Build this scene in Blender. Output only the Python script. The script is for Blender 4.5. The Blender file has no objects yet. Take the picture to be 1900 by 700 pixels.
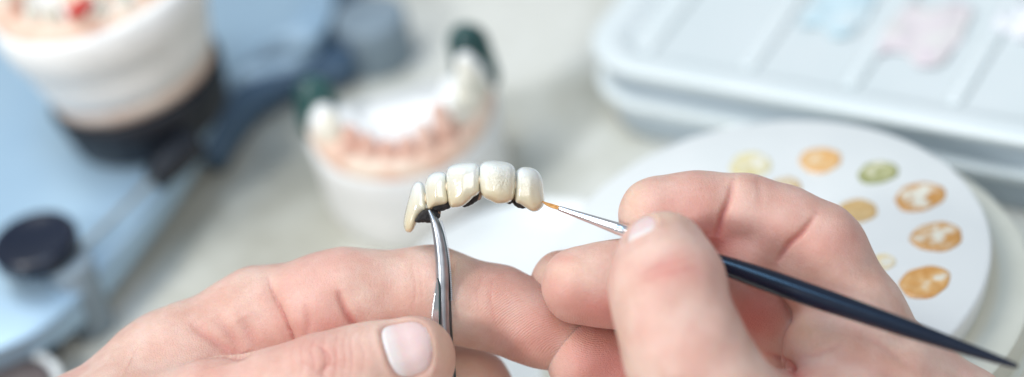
import bpy, math, random
import numpy as np
random.seed(4); np.random.seed(4)
sc = bpy.context.scene
COL = sc.collection
rad = math.radians
# ------------------------------------------------------------------ camera frame (all design units: centimetres)
EL, ROLL, D0, HF, PPC = rad(38.0), rad(13.0), 60.0, 10.0, 76.0
Fw = np.array([0, math.cos(EL), -math.sin(EL)])
r0 = np.array([1.0, 0, 0]); u0 = np.array([0, math.sin(EL), math.cos(EL)])
R_ = math.cos(ROLL)*r0 - math.sin(ROLL)*u0
U_ = math.sin(ROLL)*r0 + math.cos(ROLL)*u0
FOC = np.array([0, 0, HF]); CAM = FOC - D0*Fw
def C2W(p):                       # focus-plane frame (right, up, towards viewer) -> world
    p = np.asarray(p, float)
    return FOC + p[..., 0:1]*R_ + p[..., 1:2]*U_ - p[..., 2:3]*Fw
def P(px, py, z=0.0):             # where the photographed point stands, z cm nearer than the focus plane
    s = (D0 - z)/D0/PPC
    return np.array([(px-950)*s, -(py-350)*s, z])
def PW(px, py, z=0.0): return C2W(P(px, py, z))
def RL(rpx, z=0.0): return rpx/PPC*(D0-z)/D0
def T(px, py, h=0.0):             # point of the horizontal plane at height h
    d = PW(px, py) - CAM
    return CAM + d*((h-CAM[2])/d[2])
# ------------------------------------------------------------------ materials
def new_mat(name, col=(.8,.8,.8), rough=.5, metal=0.0, **kw):
    m = bpy.data.materials.new(name); m.use_nodes = True
    b = m.node_tree.nodes['Principled BSDF']
    b.inputs['Base Color'].default_value = (*col, 1)
    b.inputs['Roughness'].default_value = rough
    b.inputs['Metallic'].default_value = metal
    for k, v in kw.items(): b.inputs[k.replace('_', ' ')].default_value = v
    return m
class NT:
    def __init__(s, m): s.m = m; s.t = m.node_tree; s.b = s.t.nodes['Principled BSDF']
    def n(s, ty, **kw):
        nd = s.t.nodes.new(ty)
        for k, v in kw.items(): setattr(nd, k, v)
        return nd
    def l(s, a, b): s.t.links.new(a, b)
    def coord(s):
        return s.n('ShaderNodeTexCoord').outputs['Object']
    def noise(s, scale, detail=3, rough=.5, vec=None, dist=0):
        nd = s.n('ShaderNodeTexNoise'); nd.inputs['Scale'].default_value = scale
        nd.inputs['Detail'].default_value = detail; nd.inputs['Roughness'].default_value = rough
        nd.inputs['Distortion'].default_value = dist
        s.l(vec if vec is not None else s.coord(), nd.inputs['Vector']); return nd.outputs['Fac']
    def ramp(s, fac, stops):
        r = s.n('ShaderNodeValToRGB'); e = r.color_ramp.elements
        while len(e) < len(stops): e.new(.5)
        for q, (p, c) in zip(e, stops):
            q.position = p; q.color = (*c, 1) if len(c) == 3 else c
        s.l(fac, r.inputs['Fac']); return r.outputs['Color']
    def math(s, op, a, b=None, clamp=False):
        nd = s.n('ShaderNodeMath', operation=op); nd.use_clamp = clamp
        for i, v in enumerate((a, b)):
            if v is None: continue
            if isinstance(v, (int, float)): nd.inputs[i].default_value = v
            else: s.l(v, nd.inputs[i])
        return nd.outputs[0]
    def mix(s, fac, a, b, bt='MIX'):
        nd = s.n('ShaderNodeMix', data_type='RGBA', blend_type=bt)
        for i, v in ((0, fac), (6, a), (7, b)):
            if isinstance(v, (int, float)): nd.inputs[i].default_value = v
            elif isinstance(v, tuple): nd.inputs[i].default_value = (*v, 1)
            else: s.l(v, nd.inputs[i])
        return nd.outputs[2]
    def attr(s, name):
        return s.n('ShaderNodeAttribute', attribute_name=name)
    def bump(s, h, dist, strength=1.0):
        bp = s.n('ShaderNodeBump'); bp.inputs['Distance'].default_value = dist
        bp.inputs['Strength'].default_value = strength
        s.l(h, bp.inputs['Height']); s.l(bp.outputs[0], s.b.inputs['Normal'])
def mottled(name, c1, c2, scale, rough=.5, bump=0, lo=.35, hi=.65, metal=0, detail=4, **kw):
    m = new_mat(name, c1, rough, metal, **kw); t = NT(m)
    f = t.noise(scale, detail)
    t.l(t.ramp(f, [(lo, c1), (hi, c2)]), t.b.inputs['Base Color'])
    if bump: t.bump(t.noise(scale*6, 4), bump)
    return m
# ------------------------------------------------------------------ object helpers
def tag(o, label=None, cat=None, group=None, kind=None):
    if label: o['label'] = label
    if cat: o['category'] = cat
    if group: o['group'] = group
    if kind: o['kind'] = kind
    return o
def empty(name, loc, label, cat, group=None):
    o = bpy.data.objects.new(name, None); COL.objects.link(o)
    o.location = [c*.01 for c in loc]; o.empty_display_size = .01
    tag(o, label, cat, group); o['_o'] = [float(c) for c in loc]
    return o
def mesh(name, V, F, mat, parent=None, smooth=True, origin=None, attrs=None, bevel=0, sub=0, auto=None):
    V = np.asarray(V, float)
    if parent is not None:
        org = np.array(parent['_o'])
    elif origin is not None: org = np.asarray(origin, float)
    else: org = np.array([(V[:,0].min()+V[:,0].max())/2, (V[:,1].min()+V[:,1].max())/2, V[:,2].min()])
    me = bpy.data.meshes.new(name)
    F = F if isinstance(F, list) else F.tolist()
    me.from_pydata(((V-org)*.01).tolist(), [], F); me.update()
    for a, (ty, data) in (attrs or {}).items():
        at = me.attributes.new(a, ty, 'POINT')
        at.data.foreach_set('value' if ty == 'FLOAT' else ('color' if ty == 'FLOAT_COLOR' else 'vector'), np.asarray(data, np.float32).ravel())
    if smooth: me.polygons.foreach_set('use_smooth', [True]*len(me.polygons))
    me.materials.append(mat)
    o = bpy.data.objects.new(name, me); COL.objects.link(o)
    o['_o'] = [float(c) for c in org]
    if parent is not None:
        o.parent = parent
        if parent.type == 'MESH': pass
    else: o.location = [c*.01 for c in org]
    if bevel:
        b = o.modifiers.new('bevel', 'BEVEL'); b.width = bevel*.01; b.segments = 4; b.limit_method = 'ANGLE'; b.angle_limit = rad(35)
        w = o.modifiers.new('wn', 'WEIGHTED_NORMAL'); w.keep_sharp = True
    if sub:
        s = o.modifiers.new('sub', 'SUBSURF'); s.levels = sub; s.render_levels = sub
    return o
def frame_from(axis, hint=(0,0,1)):
    a = np.asarray(axis, float); a = a/np.linalg.norm(a)
    h = np.asarray(hint, float)
    if abs(np.dot(a, h)) > .97*np.linalg.norm(h): h = np.array([0, 1., 0.3])
    b = np.cross(h, a); b /= np.linalg.norm(b); c = np.cross(a, b)
    return a, b, c
def lathe(base, axis, prof, n=64):      # prof: (distance along the axis, radius); closed ends
    a, b, c = frame_from(axis); base = np.asarray(base, float); V = []; F = []
    for (t, r) in prof:
        for i in range(n):
            th = 2*math.pi*i/n; V.append(base + a*t + r*(math.cos(th)*b + math.sin(th)*c))
    for j in range(len(prof)-1):
        for i in range(n): F.append([j*n+i, j*n+(i+1) % n, (j+1)*n+(i+1) % n, (j+1)*n+i])
    F.append(list(range(n))[::-1]); F.append([(len(prof)-1)*n+i for i in range(n)])
    return np.array(V), F
def catmull(pts, n):
    pts = [np.asarray(p, float) for p in pts]; q = [2*pts[0]-pts[1]] + pts + [2*pts[-1]-pts[-2]]; out = []
    m = len(pts)-1
    for s in np.linspace(0, m-1e-6, n):
        i = int(s); t = s-i; p0, p1, p2, p3 = q[i:i+4]
        out.append(.5*((2*p1)+(-p0+p2)*t+(2*p0-5*p1+4*p2-p3)*t*t+(-p0+3*p1-3*p2+p3)*t**3))
    return np.array(out)
def tube(pts, radii, n=20, shape=None, hint=(0,0,1), res=60):
    """swept bar; radii (rb, rc) pairs; shape = unit cross-section"""
    L = np.array([list(np.asarray(p, float)) + (list(r) if hasattr(r, '__len__') else [r, r]) for p, r in zip(pts, radii)])
    L = catmull(L, res); C = L[:, :3]; V = []; F = []
    if shape is None: shape = [(math.cos(2*math.pi*i/n), math.sin(2*math.pi*i/n)) for i in range(n)]
    n = len(shape)
    for i in range(len(C)):
        d = C[min(i+1, len(C)-1)] - C[max(i-1, 0)]
        a, b, c = frame_from(d, hint)
        for (x, y) in shape: V.append(C[i] + b*x*L[i, 3] + c*y*L[i, 4])
    for j in range(len(C)-1):
        for i in range(n): F.append([j*n+i, j*n+(i+1) % n, (j+1)*n+(i+1) % n, (j+1)*n+i])
    F.append(list(range(n))[::-1]); F.append([(len(C)-1)*n+i for i in range(n)])
    return np.array(V), F
def merge(*vf):
    V = []; F = []; o = 0
    for v, f in vf:
        V.append(np.asarray(v)); F += [[i+o for i in q] for q in f]; o += len(v)
    return np.vstack(V), F
def prism(poly, z0, z1):            # poly: list of world xy
    n = len(poly); V = [(p[0], p[1], z0) for p in poly] + [(p[0], p[1], z1) for p in poly]
    A = sum(poly[i][0]*poly[(i+1) % n][1]-poly[(i+1) % n][0]*poly[i][1] for i in range(n))
    F = [[i, (i+1) % n, n+(i+1) % n, n+i] for i in range(n)] + [list(range(n))[::-1], list(range(n, 2*n))]
    if A < 0: F = [f[::-1] for f in F]
    return np.array(V, float), F
def chaikin(poly, it=2):
    p = np.asarray(poly, float)
    for _ in range(it):
        q = np.roll(p, -1, 0); p = np.stack([.75*p+.25*q, .25*p+.75*q], 1).reshape(-1, p.shape[1])
    return p
# ------------------------------------------------------------------ distance-field mesher (surface nets on a sparse grid)
def smin(a, b, k):
    k = np.maximum(k, 1e-4); h = np.maximum(k-np.abs(a-b), 0)/k
    return np.minimum(a, b) - h*h*k*.25
def net(fn, lo, hi, vox, chunk=40):
    """fn(points, centre, radius) -> distance. Returns vertices (projected), normals, quads."""
    lo = np.asarray(lo, float); hi = np.asarray(hi, float)
    nb = np.ceil((hi-lo)/(vox*8)).astype(int)
    g = np.stack(np.meshgrid(*[np.arange(k) for k in nb], indexing='ij'), -1).reshape(-1, 3)
    key = (g//max(1, chunk//8)); kid = key[:,0]*100000000+key[:,1]*10000+key[:,2]
    order = np.argsort(kid, kind='stable'); g = g[order]; kid = kid[order]
    cuts = np.flatnonzero(np.diff(kid))+1
    off = np.stack(np.meshgrid(*[np.arange(9)]*3, indexing='ij'), -1).reshape(-1, 3)
    dims = nb*8+2
    gid = lambda c: (c[...,0].astype(np.int64)*dims[1]+c[...,1])*dims[2]+c[...,2]
    CV, CI, ED, NR = [], [], [], []
    brad = vox*8*.9
    for grp in np.split(g, cuts):
        cen = lo+(grp+.5)*8*vox; cc = cen.mean(0); cr = np.linalg.norm(cen-cc, axis=1).max()+vox*8
        d = fn(cen, cc, cr); act = np.abs(d) < brad*1.25
        if not act.any(): continue
        grp = grp[act]; ip = grp[:, None, :]*8+off[None]
        pts = lo+ip*vox
        d = fn(pts.reshape(-1, 3), cc, cr).reshape(len(grp), 9, 9, 9)
        s = d < 0
        cnt = np.zeros((len(grp), 8, 8, 8), int)
        for a in (0, 1):
            for b in (0, 1):
                for c in (0, 1): cnt += s[:, a:a+8, b:b+8, c:c+8]
        m = (cnt > 0) & (cnt < 8)
        if not m.any(): continue
        w = np.argwhere(m); acc = np.zeros((len(w), 3)); num = np.zeros(len(w))
        gi = lambda o: d[w[:,0], w[:,1]+o[0], w[:,2]+o[1], w[:,3]+o[2]]
        for ax in range(3):
            for a in (0, 1):
                for b in (0, 1):
                    o1 = [0,0,0]; o2 = [0,0,0]; oth = [q for q in range(3) if q != ax]
                    o1[oth[0]] = o2[oth[0]] = a; o1[oth[1]] = o2[oth[1]] = b; o2[ax] = 1
                    da, db = gi(o1), gi(o2); cr_ = (da < 0) != (db < 0)
                    t = np.where(cr_, da/np.where(cr_, da-db, 1), 0)
                    p = np.repeat(np.array(o1, float)[None], len(w), 0); p[:, ax] += t
                    acc += p*cr_[:, None]; num += cr_
        base = grp[w[:,0]]*8+w[:,1:]
        v = lo+(base+acc/num[:, None])*vox
        e = vox*.5
        for it in range(2):
            f0 = fn(v, cc, cr+1)
            n = np.stack([fn(v+np.eye(3)[q]*e, cc, cr+1)-fn(v-np.eye(3)[q]*e, cc, cr+1) for q in range(3)], 1)
            gl = np.linalg.norm(n, axis=1)/(2*e); n /= np.maximum(np.linalg.norm(n, axis=1), 1e-9)[:, None]
            if it == 0: v = v - n*np.clip(f0/np.maximum(gl, .5), -vox*.6, vox*.6)[:, None]
        CV.append(v); CI.append(gid(base)); NR.append(n)
        for ax in range(3):
            sl = [slice(0, 8)]*3; s1 = s[:, 0:8, 0:8, 0:8]; s2l = list(sl); s2l[ax] = slice(1, 9)
            s2 = s[(slice(None), *s2l)]
            q = np.argwhere(s1 != s2)
            if len(q): ED.append((ax, grp[q[:,0]]*8+q[:,1:], s1[q[:,0], q[:,1], q[:,2], q[:,3]]))
    CV = np.vstack(CV); CI = np.concatenate(CI); NR = np.vstack(NR)
    o = np.argsort(CI); CI = CI[o]; CV = CV[o]; NR = NR[o]; Q = []
    for ax, e, inside in ED:
        b, c = [(1, 2), (2, 0), (0, 1)][ax]
        cells = []
        for (x, y) in ((0, 0), (1, 0), (1, 1), (0, 1)):
            t = e.copy(); t[:, b] -= x; t[:, c] -= y; cells.append(gid(t))
        idx = np.stack([np.searchsorted(CI, k) for k in cells], 1)
        idx = np.clip(idx, 0, len(CI)-1)
        ok = np.all(CI[idx] == np.stack(cells, 1), axis=1)
        idx = idx[ok]; ins = inside[ok]
        Q.append(np.where(ins[:, None], idx, idx[:, ::-1]))
    return CV, NR, np.vstack(Q)
class Flesh:
    def __init__(s): s.groups = []
    def chain(s, pts, kin=.35):
        """pts: (px, py, z, radius px, join softness)"""
        cs = []
        for a, b in zip(pts[:-1], pts[1:]):
            cs.append((P(*a[:3]), P(*b[:3]), RL(a[3], a[2]), RL(b[3], b[2]), a[4], b[4]))
        s.groups.append((cs, kin)); return s
    def __call__(s, p, cc, cr):
        D = np.full(len(p), 50.0)
        for cs, kin in s.groups:
            dg = None
            for a, b, ra, rb, ka, kb in cs:
                m = (a+b)/2-cc; reach = math.dist(a, b)/2+max(ra, rb)
                if math.sqrt(m@m) > reach+cr+1.3: continue
                ab = b-a; L = ab@ab; w = p-a; t = np.minimum(np.maximum(w@ab/max(L, 1e-9), 0), 1)
                w -= t[:, None]*ab; d = np.sqrt(np.einsum('ij,ij->i', w, w))-(ra+(rb-ra)*t); k = ka+(kb-ka)*t
                if dg is None: dg = d; kg = k
                else:
                    kg = np.where(d < dg, k, kg); dg = smin(dg, d, kin)
            if dg is not None: D = smin(D, dg, kg)
        return D
def bounds(fl):
    lo = np.full(3, 1e9); hi = -lo
    for cs, _ in fl.groups:
        for a, b, ra, rb, _, _ in cs:
            lo = np.minimum(lo, np.minimum(a-ra, b-rb)); hi = np.maximum(hi, np.maximum(a+ra, b+rb))
    return lo-.5, hi+.5
def to_px(v):
    s = (D0-v[:,2])/D0/PPC
    return np.stack([v[:,0]/s+950, -v[:,1]/s+350], 1)
def seg_dist(q, pts):
    """distance in the picture plane to a polyline and the 0..1 position along it"""
    pts = catmull([np.array(p, float) for p in pts], 6*len(pts)); best = np.full(len(q), 1e9); pos = np.zeros(len(q)); n = len(pts)-1
    for i in range(n):
        a, b = pts[i], pts[i+1]; ab = b-a; t = np.clip((q-a)@ab/max(ab@ab, 1e-9), 0, 1)
        d = np.linalg.norm(q-a-t[:, None]*ab, axis=1); m = d < best
        best[m] = d[m]; pos[m] = ((i+t)/n)[m]
    return best, pos
def creases(v, n, lst):
    q = to_px(v); disp = np.zeros(len(v)); red = np.zeros(len(v))
    for pts, w, dep, z0, z1 in lst:
        a = np.array(pts); box = (q[:,0] > a[:,0].min()-5*w) & (q[:,0] < a[:,0].max()+5*w) & (q[:,1] > a[:,1].min()-5*w) & (q[:,1] < a[:,1].max()+5*w) & (v[:,2] > z0) & (v[:,2] < z1) & (n[:,2] > -.2)
        if not box.any(): continue
        d, s = seg_dist(q[box], pts); f = np.sqrt(np.clip(np.sin(np.pi*np.clip(s, .02, .98)), 0, 1))
        g = np.exp(-(d/(w*.8))**2)*f
        disp[box] -= dep*(.6*g+.55*np.exp(-(d/(3.6*w))**2)*f)
        red[box] = np.maximum(red[box], g*min(1, abs(dep)/(.01*w+.02)))
    return disp, red

def nail_fields(v, nails):
    """per-vertex nail coordinates (u along, v across, w towards the nail side)"""
    out = np.full((len(v), 3), 9.0); best = np.full(len(v), 1e9)
    for c, ax, nn, hu, hv, rr in nails:
        ax = ax/np.linalg.norm(ax); nn = nn-ax*(nn@ax); nn /= np.linalg.norm(nn); b = np.cross(ax, nn)
        r = v-c; d = np.linalg.norm(r, axis=1); m = d < best; best[m] = d[m]
        u = r@ax; w = r@nn; l = r@b
        ang = np.arctan2(l, w)*rr
        out[m] = np.stack([u/hu, ang/hv, w/rr], 1)[m]
    return out
def nail_disp(uv):
    rho = (np.abs(uv[:,0])**2.8+np.abs(uv[:,1])**2.8)**(1/2.8); ok = uv[:,2] > 0
    tip = np.clip((uv[:,0]-.6)*2.5, 0, 1)
    d = -.035*np.exp(-((rho-1)/.07)**2)*(1-.3*tip) + .028*np.exp(-((rho-1.22)/.13)**2)*(1-.8*tip) - .018*(rho < 1)
    return d*ok
# ------------------------------------------------------------------ skin
def skin_material():
    m = new_mat('skin', (.8,.55,.47), .42); t = NT(m); b = t.b
    b.inputs['Subsurface Weight'].default_value = .45
    b.inputs['Subsurface Radius'].default_value = (1.0, .34, .18)
    b.inputs['Subsurface Scale'].default_value = .0045
    b.inputs['Specular IOR Level'].default_value = .42
    at = t.attr('paint'); sep = t.n('ShaderNodeSeparateColor'); t.l(at.outputs['Color'], sep.inputs[0])
    red, yel, rid = sep.outputs[0], sep.outputs[1], sep.outputs[2]
    base = t.ramp(t.noise(95, 4, .6), [(.36, (.655,.40,.32)), (.64, (.74,.525,.44))])
    fine = t.ramp(t.noise(900, 3, .6), [(.35, (.92,.9,.9)), (.65, (1,1,1))])
    base = t.mix(.5, base, fine, 'MULTIPLY')
    bl = t.ramp(t.noise(42, 3, .5, dist=.6), [(.45, (0,0,0)), (.68, (.42,.42,.42))])
    base = t.mix(bl, base, (.70,.36,.31))
    base = t.mix(red, base, (.58,.18,.15))
    base = t.mix(yel, base, (.78,.58,.42))
    nu = t.attr('nailuv'); sx = t.n('ShaderNodeSeparateXYZ'); t.l(nu.outputs['Vector'], sx.inputs[0])
    au = t.math('POWER', t.math('ABSOLUTE', sx.outputs[0]), 2.8); av = t.math('POWER', t.math('ABSOLUTE', sx.outputs[1]), 2.8)
    rho = t.math('POWER', t.math('ADD', au, av), 1/2.8)
    mask = t.math('MULTIPLY', t.math('LESS_THAN', rho, .985), t.math('GREATER_THAN', sx.outputs[2], 0.0))
    nc = t.ramp(t.math('ADD', t.math('MULTIPLY', sx.outputs[0], .5), .5), [(0.02, (.77,.71,.69)), (.20, (.76,.67,.65)), (.34, (.75,.57,.55)), (.93, (.74,.56,.54)), (.97, (.80,.70,.67)), (1, (.84,.76,.70))])
    rim_ = t.math('MULTIPLY', t.math('MULTIPLY', t.math('LESS_THAN', rho, 1.045), t.math('GREATER_THAN', sx.outputs[2], 0.0)), .6)
    t.l(t.mix(mask, t.mix(rim_, base, (.55,.30,.22)), nc), b.inputs['Base Color'])
    ro = t.math('ADD', t.math('MULTIPLY', mask, -.10), t.math('ADD', .36, t.math('MULTIPLY', t.noise(400, 3), .14)))
    t.l(ro, b.inputs['Roughness'])
    # fine skin relief: pores, criss-cross lines, fingerprint ridges where painted
    vor = t.n('ShaderNodeTexVoronoi'); vor.feature = 'DISTANCE_TO_EDGE'; vor.inputs['Scale'].default_value = 1500
    t.l(t.coord(), vor.inputs['Vector'])
    lines = t.math('MULTIPLY', t.math('MINIMUM', vor.outputs['Distance'], .12), 3.0)
    rc = t.attr('ridge').outputs['Fac']
    ph = t.math('ADD', t.math('MULTIPLY', rc, 2*math.pi/.062), t.math('MULTIPLY', t.noise(250, 2), 9))
    rg = t.math('MULTIPLY', t.math('SINE', ph), t.math('MULTIPLY', rid, .27))
    h = t.math('ADD', t.math('ADD', lines, rg), t.math('MULTIPLY', t.noise(1300, 4, .6), .9))
    h = t.math('MULTIPLY', h, t.math('SUBTRACT', 1, t.math('MULTIPLY', mask, .93)))
    streak = t.n('ShaderNodeTexNoise'); streak.inputs['Scale'].default_value = 1
    cmb = t.n('ShaderNodeCombineXYZ'); t.l(t.math('MULTIPLY', sx.outputs[1], 14), cmb.inputs[0]); t.l(t.math('MULTIPLY', sx.outputs[0], .8), cmb.inputs[1])
    t.l(cmb.outputs[0], streak.inputs['Vector'])
    h = t.math('ADD', h, t.math('MULTIPLY', t.math('MULTIPLY', streak.outputs['Fac'], mask), .5))
    t.bump(h, .00015, .9)
    return m
SKIN = skin_material()
def build_hand(label, fl, vox, cre, nails, paint, ridge_c, ridge_fn):
    lo, hi = bounds(fl)
    v, n, q = net(fl, lo, hi, vox)
    disp, red = creases(v, n, cre)
    uv = nail_fields(v, nails)
    px = to_px(v)
    # soft unevenness of flesh, so contours are not perfectly round
    un = .018*np.sin(v[:,0]*2.3+v[:,2]*1.7)*np.sin(v[:,1]*2.9-v[:,0]*.8) + .010*np.sin(v[:,0]*5.1+1.3)*np.sin(v[:,1]*6.3+v[:,2]*4.2)
    v = v + n*(disp+nail_disp(uv)+un)[:, None]
    pr, py_, rid = paint(v, n, px)
    pr = np.clip(pr*1.25+red*.5, 0, 1)
    colr = np.stack([pr, np.clip(py_, 0, 1), np.clip(rid, 0, 1), np.ones(len(v))], 1)
    o = mesh('hand', C2W(v), q, SKIN, attrs={'paint': ('FLOAT_COLOR', colr), 'nailuv': ('FLOAT_VECTOR', uv), 'ridge': ('FLOAT', ridge_fn(v, px))})
    tag(o, label, 'hand')
    return o
gauss = lambda px, x, y, sx, sy=None: np.exp(-((px[:,0]-x)/sx)**2-((px[:,1]-y)/(sy or sx))**2)

# ------------------------------------------------------------------ left hand
L = Flesh()
L.chain([(-60,1000,-1.0,175,.8),(150,858,-1.4,138,.8),(330,708,-1.7,118,.8),(495,596,-1.8,96,.8)], 1.2)          # index metacarpal side
L.chain([(-60,1050,-2.5,170,.8),(150,930,-3.4,150,.8),(480,760,-4.4,105,.8)], 1.2)                                    # body of the palm
L.chain([(-60,1050,-4.0,150,.8),(200,1010,-5.4,130,.8),(470,860,-6.4,85,.8)], 1.2)
L.chain([(-900,1500,3.0,240,.9),(-420,1230,.8,190,.9),(-60,1020,-1.8,165,.9)], 1.0)                                  # wrist and forearm
L.chain([(480,602,-1.75,95,.7),(592,577,-1.35,95,.3),(650,562,-1.25,95,.12),(800,548,-1.25,84,.06),(922,572,-1.25,73,.05),(990,602,-1.1,68,.05),(1048,634,-.95,60,.05)], .5)  # index
L.chain([(470,760,-4.1,92,.6),(640,700,-3.4,78,.1),(800,705,-2.9,76,.05),(870,728,-2.6,76,.05),(880,830,-2.4,62,.05),(820,900,-2.2,56,.05)], .5) # middle
L.chain([(460,850,-5.9,84,.6),(640,800,-5.0,72,.1),(800,830,-4.0,66,.05),(810,930,-3.2,62,.05),(740,990,-2.7,54,.05)], .5)  # ring
L.chain([(450,900,-6.6,70,.6),(600,900,-5.8,62,.1),(730,940,-4.8,56,.05),(730,1020,-4.0,50,.05),(670,1060,-3.5,45,.05)], .5) # little
L.chain([(60,930,-.8,140,.9),(250,815,.1,118,.9),(415,760,.75,93,.5),(520,734,1.1,85,.08),(600,708,1.3,83,.05),(680,686,1.25,80,.05),(762,663,1.1,77,.05)], .45)   # thumb
L.chain([(690,702,1.2,70,.2),(772,668,.95,74,.2)], .3)
cl = [
 ([(498,515),(508,550),(525,592),(545,640),(556,668)], 3.2, .17, -3, 1.2),
 ([(627,535),(634,562),(648,590),(668,614),(690,624)], 8, .16, -3, .2),
 ([(566,560),(572,600),(566,630)], 9, .05, -3, .2),
 ([(350,596),(395,630),(436,656),(480,664)], 11, .10, -3, 1.5),
 ([(398,580),(428,620),(452,656)], 13, .08, -3, 1.5),
 ([(450,585),(466,622),(486,656)], 14, .07, -3, 1.2),
 ([(915,518),(911,548),(914,580),(926,620)], 2.0, .018, -3, .5),
 ([(897,505),(888,535),(884,560)], 2, .012, -3, .5),
 ([(765,490),(770,540),(765,585)], 3, .02, -3, .5),
 ([(775,490),(782,530),(783,575)], 3, .014, -3, .5),
]
for x0, k in ((545,.5),(562,.7),(582,1),(600,1.2),(624,1.1),(640,.8),(655,.8),(671,.6)):
    cl.append(([(x0+4,634-(x0-545)*.2),(x0-3+random.uniform(-3,3),655-(x0-545)*.2),(x0+2+random.uniform(-4,4),680-(x0-545)*.15),(x0-6,712)], 1.9, .022*k, .5, 4))
cl += [([(585,640),(606,652),(612,668),(600,690),(608,712)], 2.2, .035, .5, 4), ([(560,668),(590,690),(620,712)], 2, .02, .5, 4), ([(640,680),(610,676),(585,700)], 2, .02, .5, 4)]
nail_c = P(756,646,1.9)
nl = [(P(759,652,1.05), P(800,636,1.0)-P(715,662,1.1), np.array([-.05,.26,1.0]), .56, .76, .98)]
def paint_l(v, n, px):
    front = v[:,2] > .3
    red = .22*np.clip((px[:,0]-850)/60,0,1)*(~front)+.30*gauss(px,640,600,70,30)*(~front)+.22*gauss(px,560,640,90,40)+.2*gauss(px,980,640,80,50)  # skin redness, with the shading of the lower index painted in
    red += .18*gauss(px,610,680,50)*front+.12*gauss(px,400,690,120)
    yel = .42*gauss(px,822,640,22,55)*front+.5*gauss(px,850,495,30,30)+.35*gauss(px,880,690,60,40)*(v[:,2] < -1)  # yellow on the folded middle finger is warm light painted into the skin
    rid = np.clip((px[:,0]-860)/60,0,1)*(v[:,2] < .5)+np.clip((px[:,0]-800)/15,0,1)*front+.35*gauss(px,850,560,40,60)
    return red, yel, rid
def ridge_l(v, px):
    a = np.hypot((px[:,0]-1060)*.9, (px[:,1]-680)*1.15)/PPC; b = np.hypot(px[:,0]-760, px[:,1]-700)/PPC
    return np.where(v[:,2] > .3, b, a)
build_hand('bare left hand with short thumbnail pinching the curved steel forceps against its outstretched index finger', L, .042, cl, nl, paint_l, None, ridge_l)

# ------------------------------------------------------------------ right hand
H = Flesh()
H.chain([(2500,1500,5.5,250,.9),(2150,1210,2.6,200,.9),(1900,1010,.8,180,.9),(1760,830,-.1,135,.8),(1655,715,-.3,108,.8)], 1.2)   # forearm to index knuckle
H.chain([(1900,1010,.5,170,.8),(1650,930,-1.4,135,.8),(1590,810,-2.2,100,.8)], 1.2)
H.chain([(1900,1010,.3,160,.8),(1600,990,-2.6,125,.8),(1520,900,-3.8,88,.8)], 1.2)
H.chain([(1655,705,-.3,102,.7),(1585,590,.1,92,.2),(1512,470,.0,92,.08),(1450,432,-.1,84,.05),(1372,402,-.1,77,.05),(1290,399,-.1,76,.05),(1222,400,-.1,75,.05)], .35)  # index
H.chain([(1600,800,-2.0,98,.6),(1470,640,-1.5,84,.1),(1400,560,-.9,80,.05),(1290,530,-.1,80,.05),(1200,528,.3,78,.05),(1140,528,.3,76,.05),(1078,530,.3,74,.05)], .4)   # middle
H.chain([(1520,880,-3.6,86,.6),(1400,700,-2.9,76,.1),(1300,610,-2.0,70,.05),(1160,545,-1.4,60,.05),(1092,526,-1.3,58,.05),(1040,519,-1.3,54,.05)], .4)  # ring
H.chain([(1500,960,-3.2,80,.6),(1400,820,-2.4,78,.1),(1300,730,-1.4,78,.05),(1190,692,-.9,76,.05),(1090,670,-.8,76,.05)], .4)  # little
H.chain([(1900,1060,1.6,170,.9),(1640,960,2.6,150,.9),(1440,850,3.4,128,.7),(1330,760,3.8,116,.2),(1275,660,3.7,106,.08),(1246,575,3.35,98,.05),(1237,520,2.95,94,.05),(1229,474,2.35,82,.05)], .6)   # thumb
H.chain([(1800,900,.9,130,.8),(1660,740,.8,95,.6),(1560,668,.55,86,.4),(1533,655,.45,80,.3)], .6)   # web between thumb and index
H.chain([(1700,900,1.2,130,.8),(1560,800,1.7,110,.6),(1420,780,2.4,100,.5)], .8)
H.chain([(1440,440,.2,60,.2),(1395,470,.25,50,.1),(1360,455,.15,50,.1)], .4)      # pulp between the joints
cr_ = [
 ([(1362,330),(1352,370),(1340,405),(1331,446)], 7, .20, -1, 2.3),
 ([(1516,396),(1490,428),(1462,455),(1438,492)], 7, .17, -1, 2.5),
 ([(1400,330),(1410,350),(1412,380)], 9, .03, -1, 2),
 ([(1185,512),(1215,496),(1250,486),(1290,474)], 5, .035, 2, 6),
 ([(1180,530),(1220,510),(1270,500),(1300,494)], 5, .025, 2, 6),
 ([(1200,500),(1240,478),(1280,462)], 4, .02, 2, 6),
 ([(1420,655),(1450,668),(1478,690),(1500,705)], 7, .12, -.5, 4.5),
 ([(1560,640),(1520,655),(1470,662)], 8, .05, -.5, 3.5),
 ([(1590,625),(1640,640),(1700,690)], 10, .04, -.5, 3.5),
]
nr = [(P(1205,436,2.75), P(1226,425,1.7)-P(1243,540,3.5), np.array([-.56,.80,.24]), .52, .85, 1.02),
      (P(1020,500,-1.6), P(1040,516,-1.3)-P(1160,545,-1.4), np.array([.1,.6,-.8]), .4, .5, .75),
      (P(1060,500,-.2), P(1078,530,.3)-P(1200,528,.3), np.array([.0,.5,-.85]), .45, .55, .95),
      (P(1065,640,-1.4), P(1090,670,-.8)-P(1190,692,-.9), np.array([.0,.4,-.9]), .45, .55, .95),
      (P(1200,350,-.6), P(1222,400,-.1)-P(1290,399,-.1), np.array([.0,.55,-.83]), .5, .6, .98)]
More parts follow.
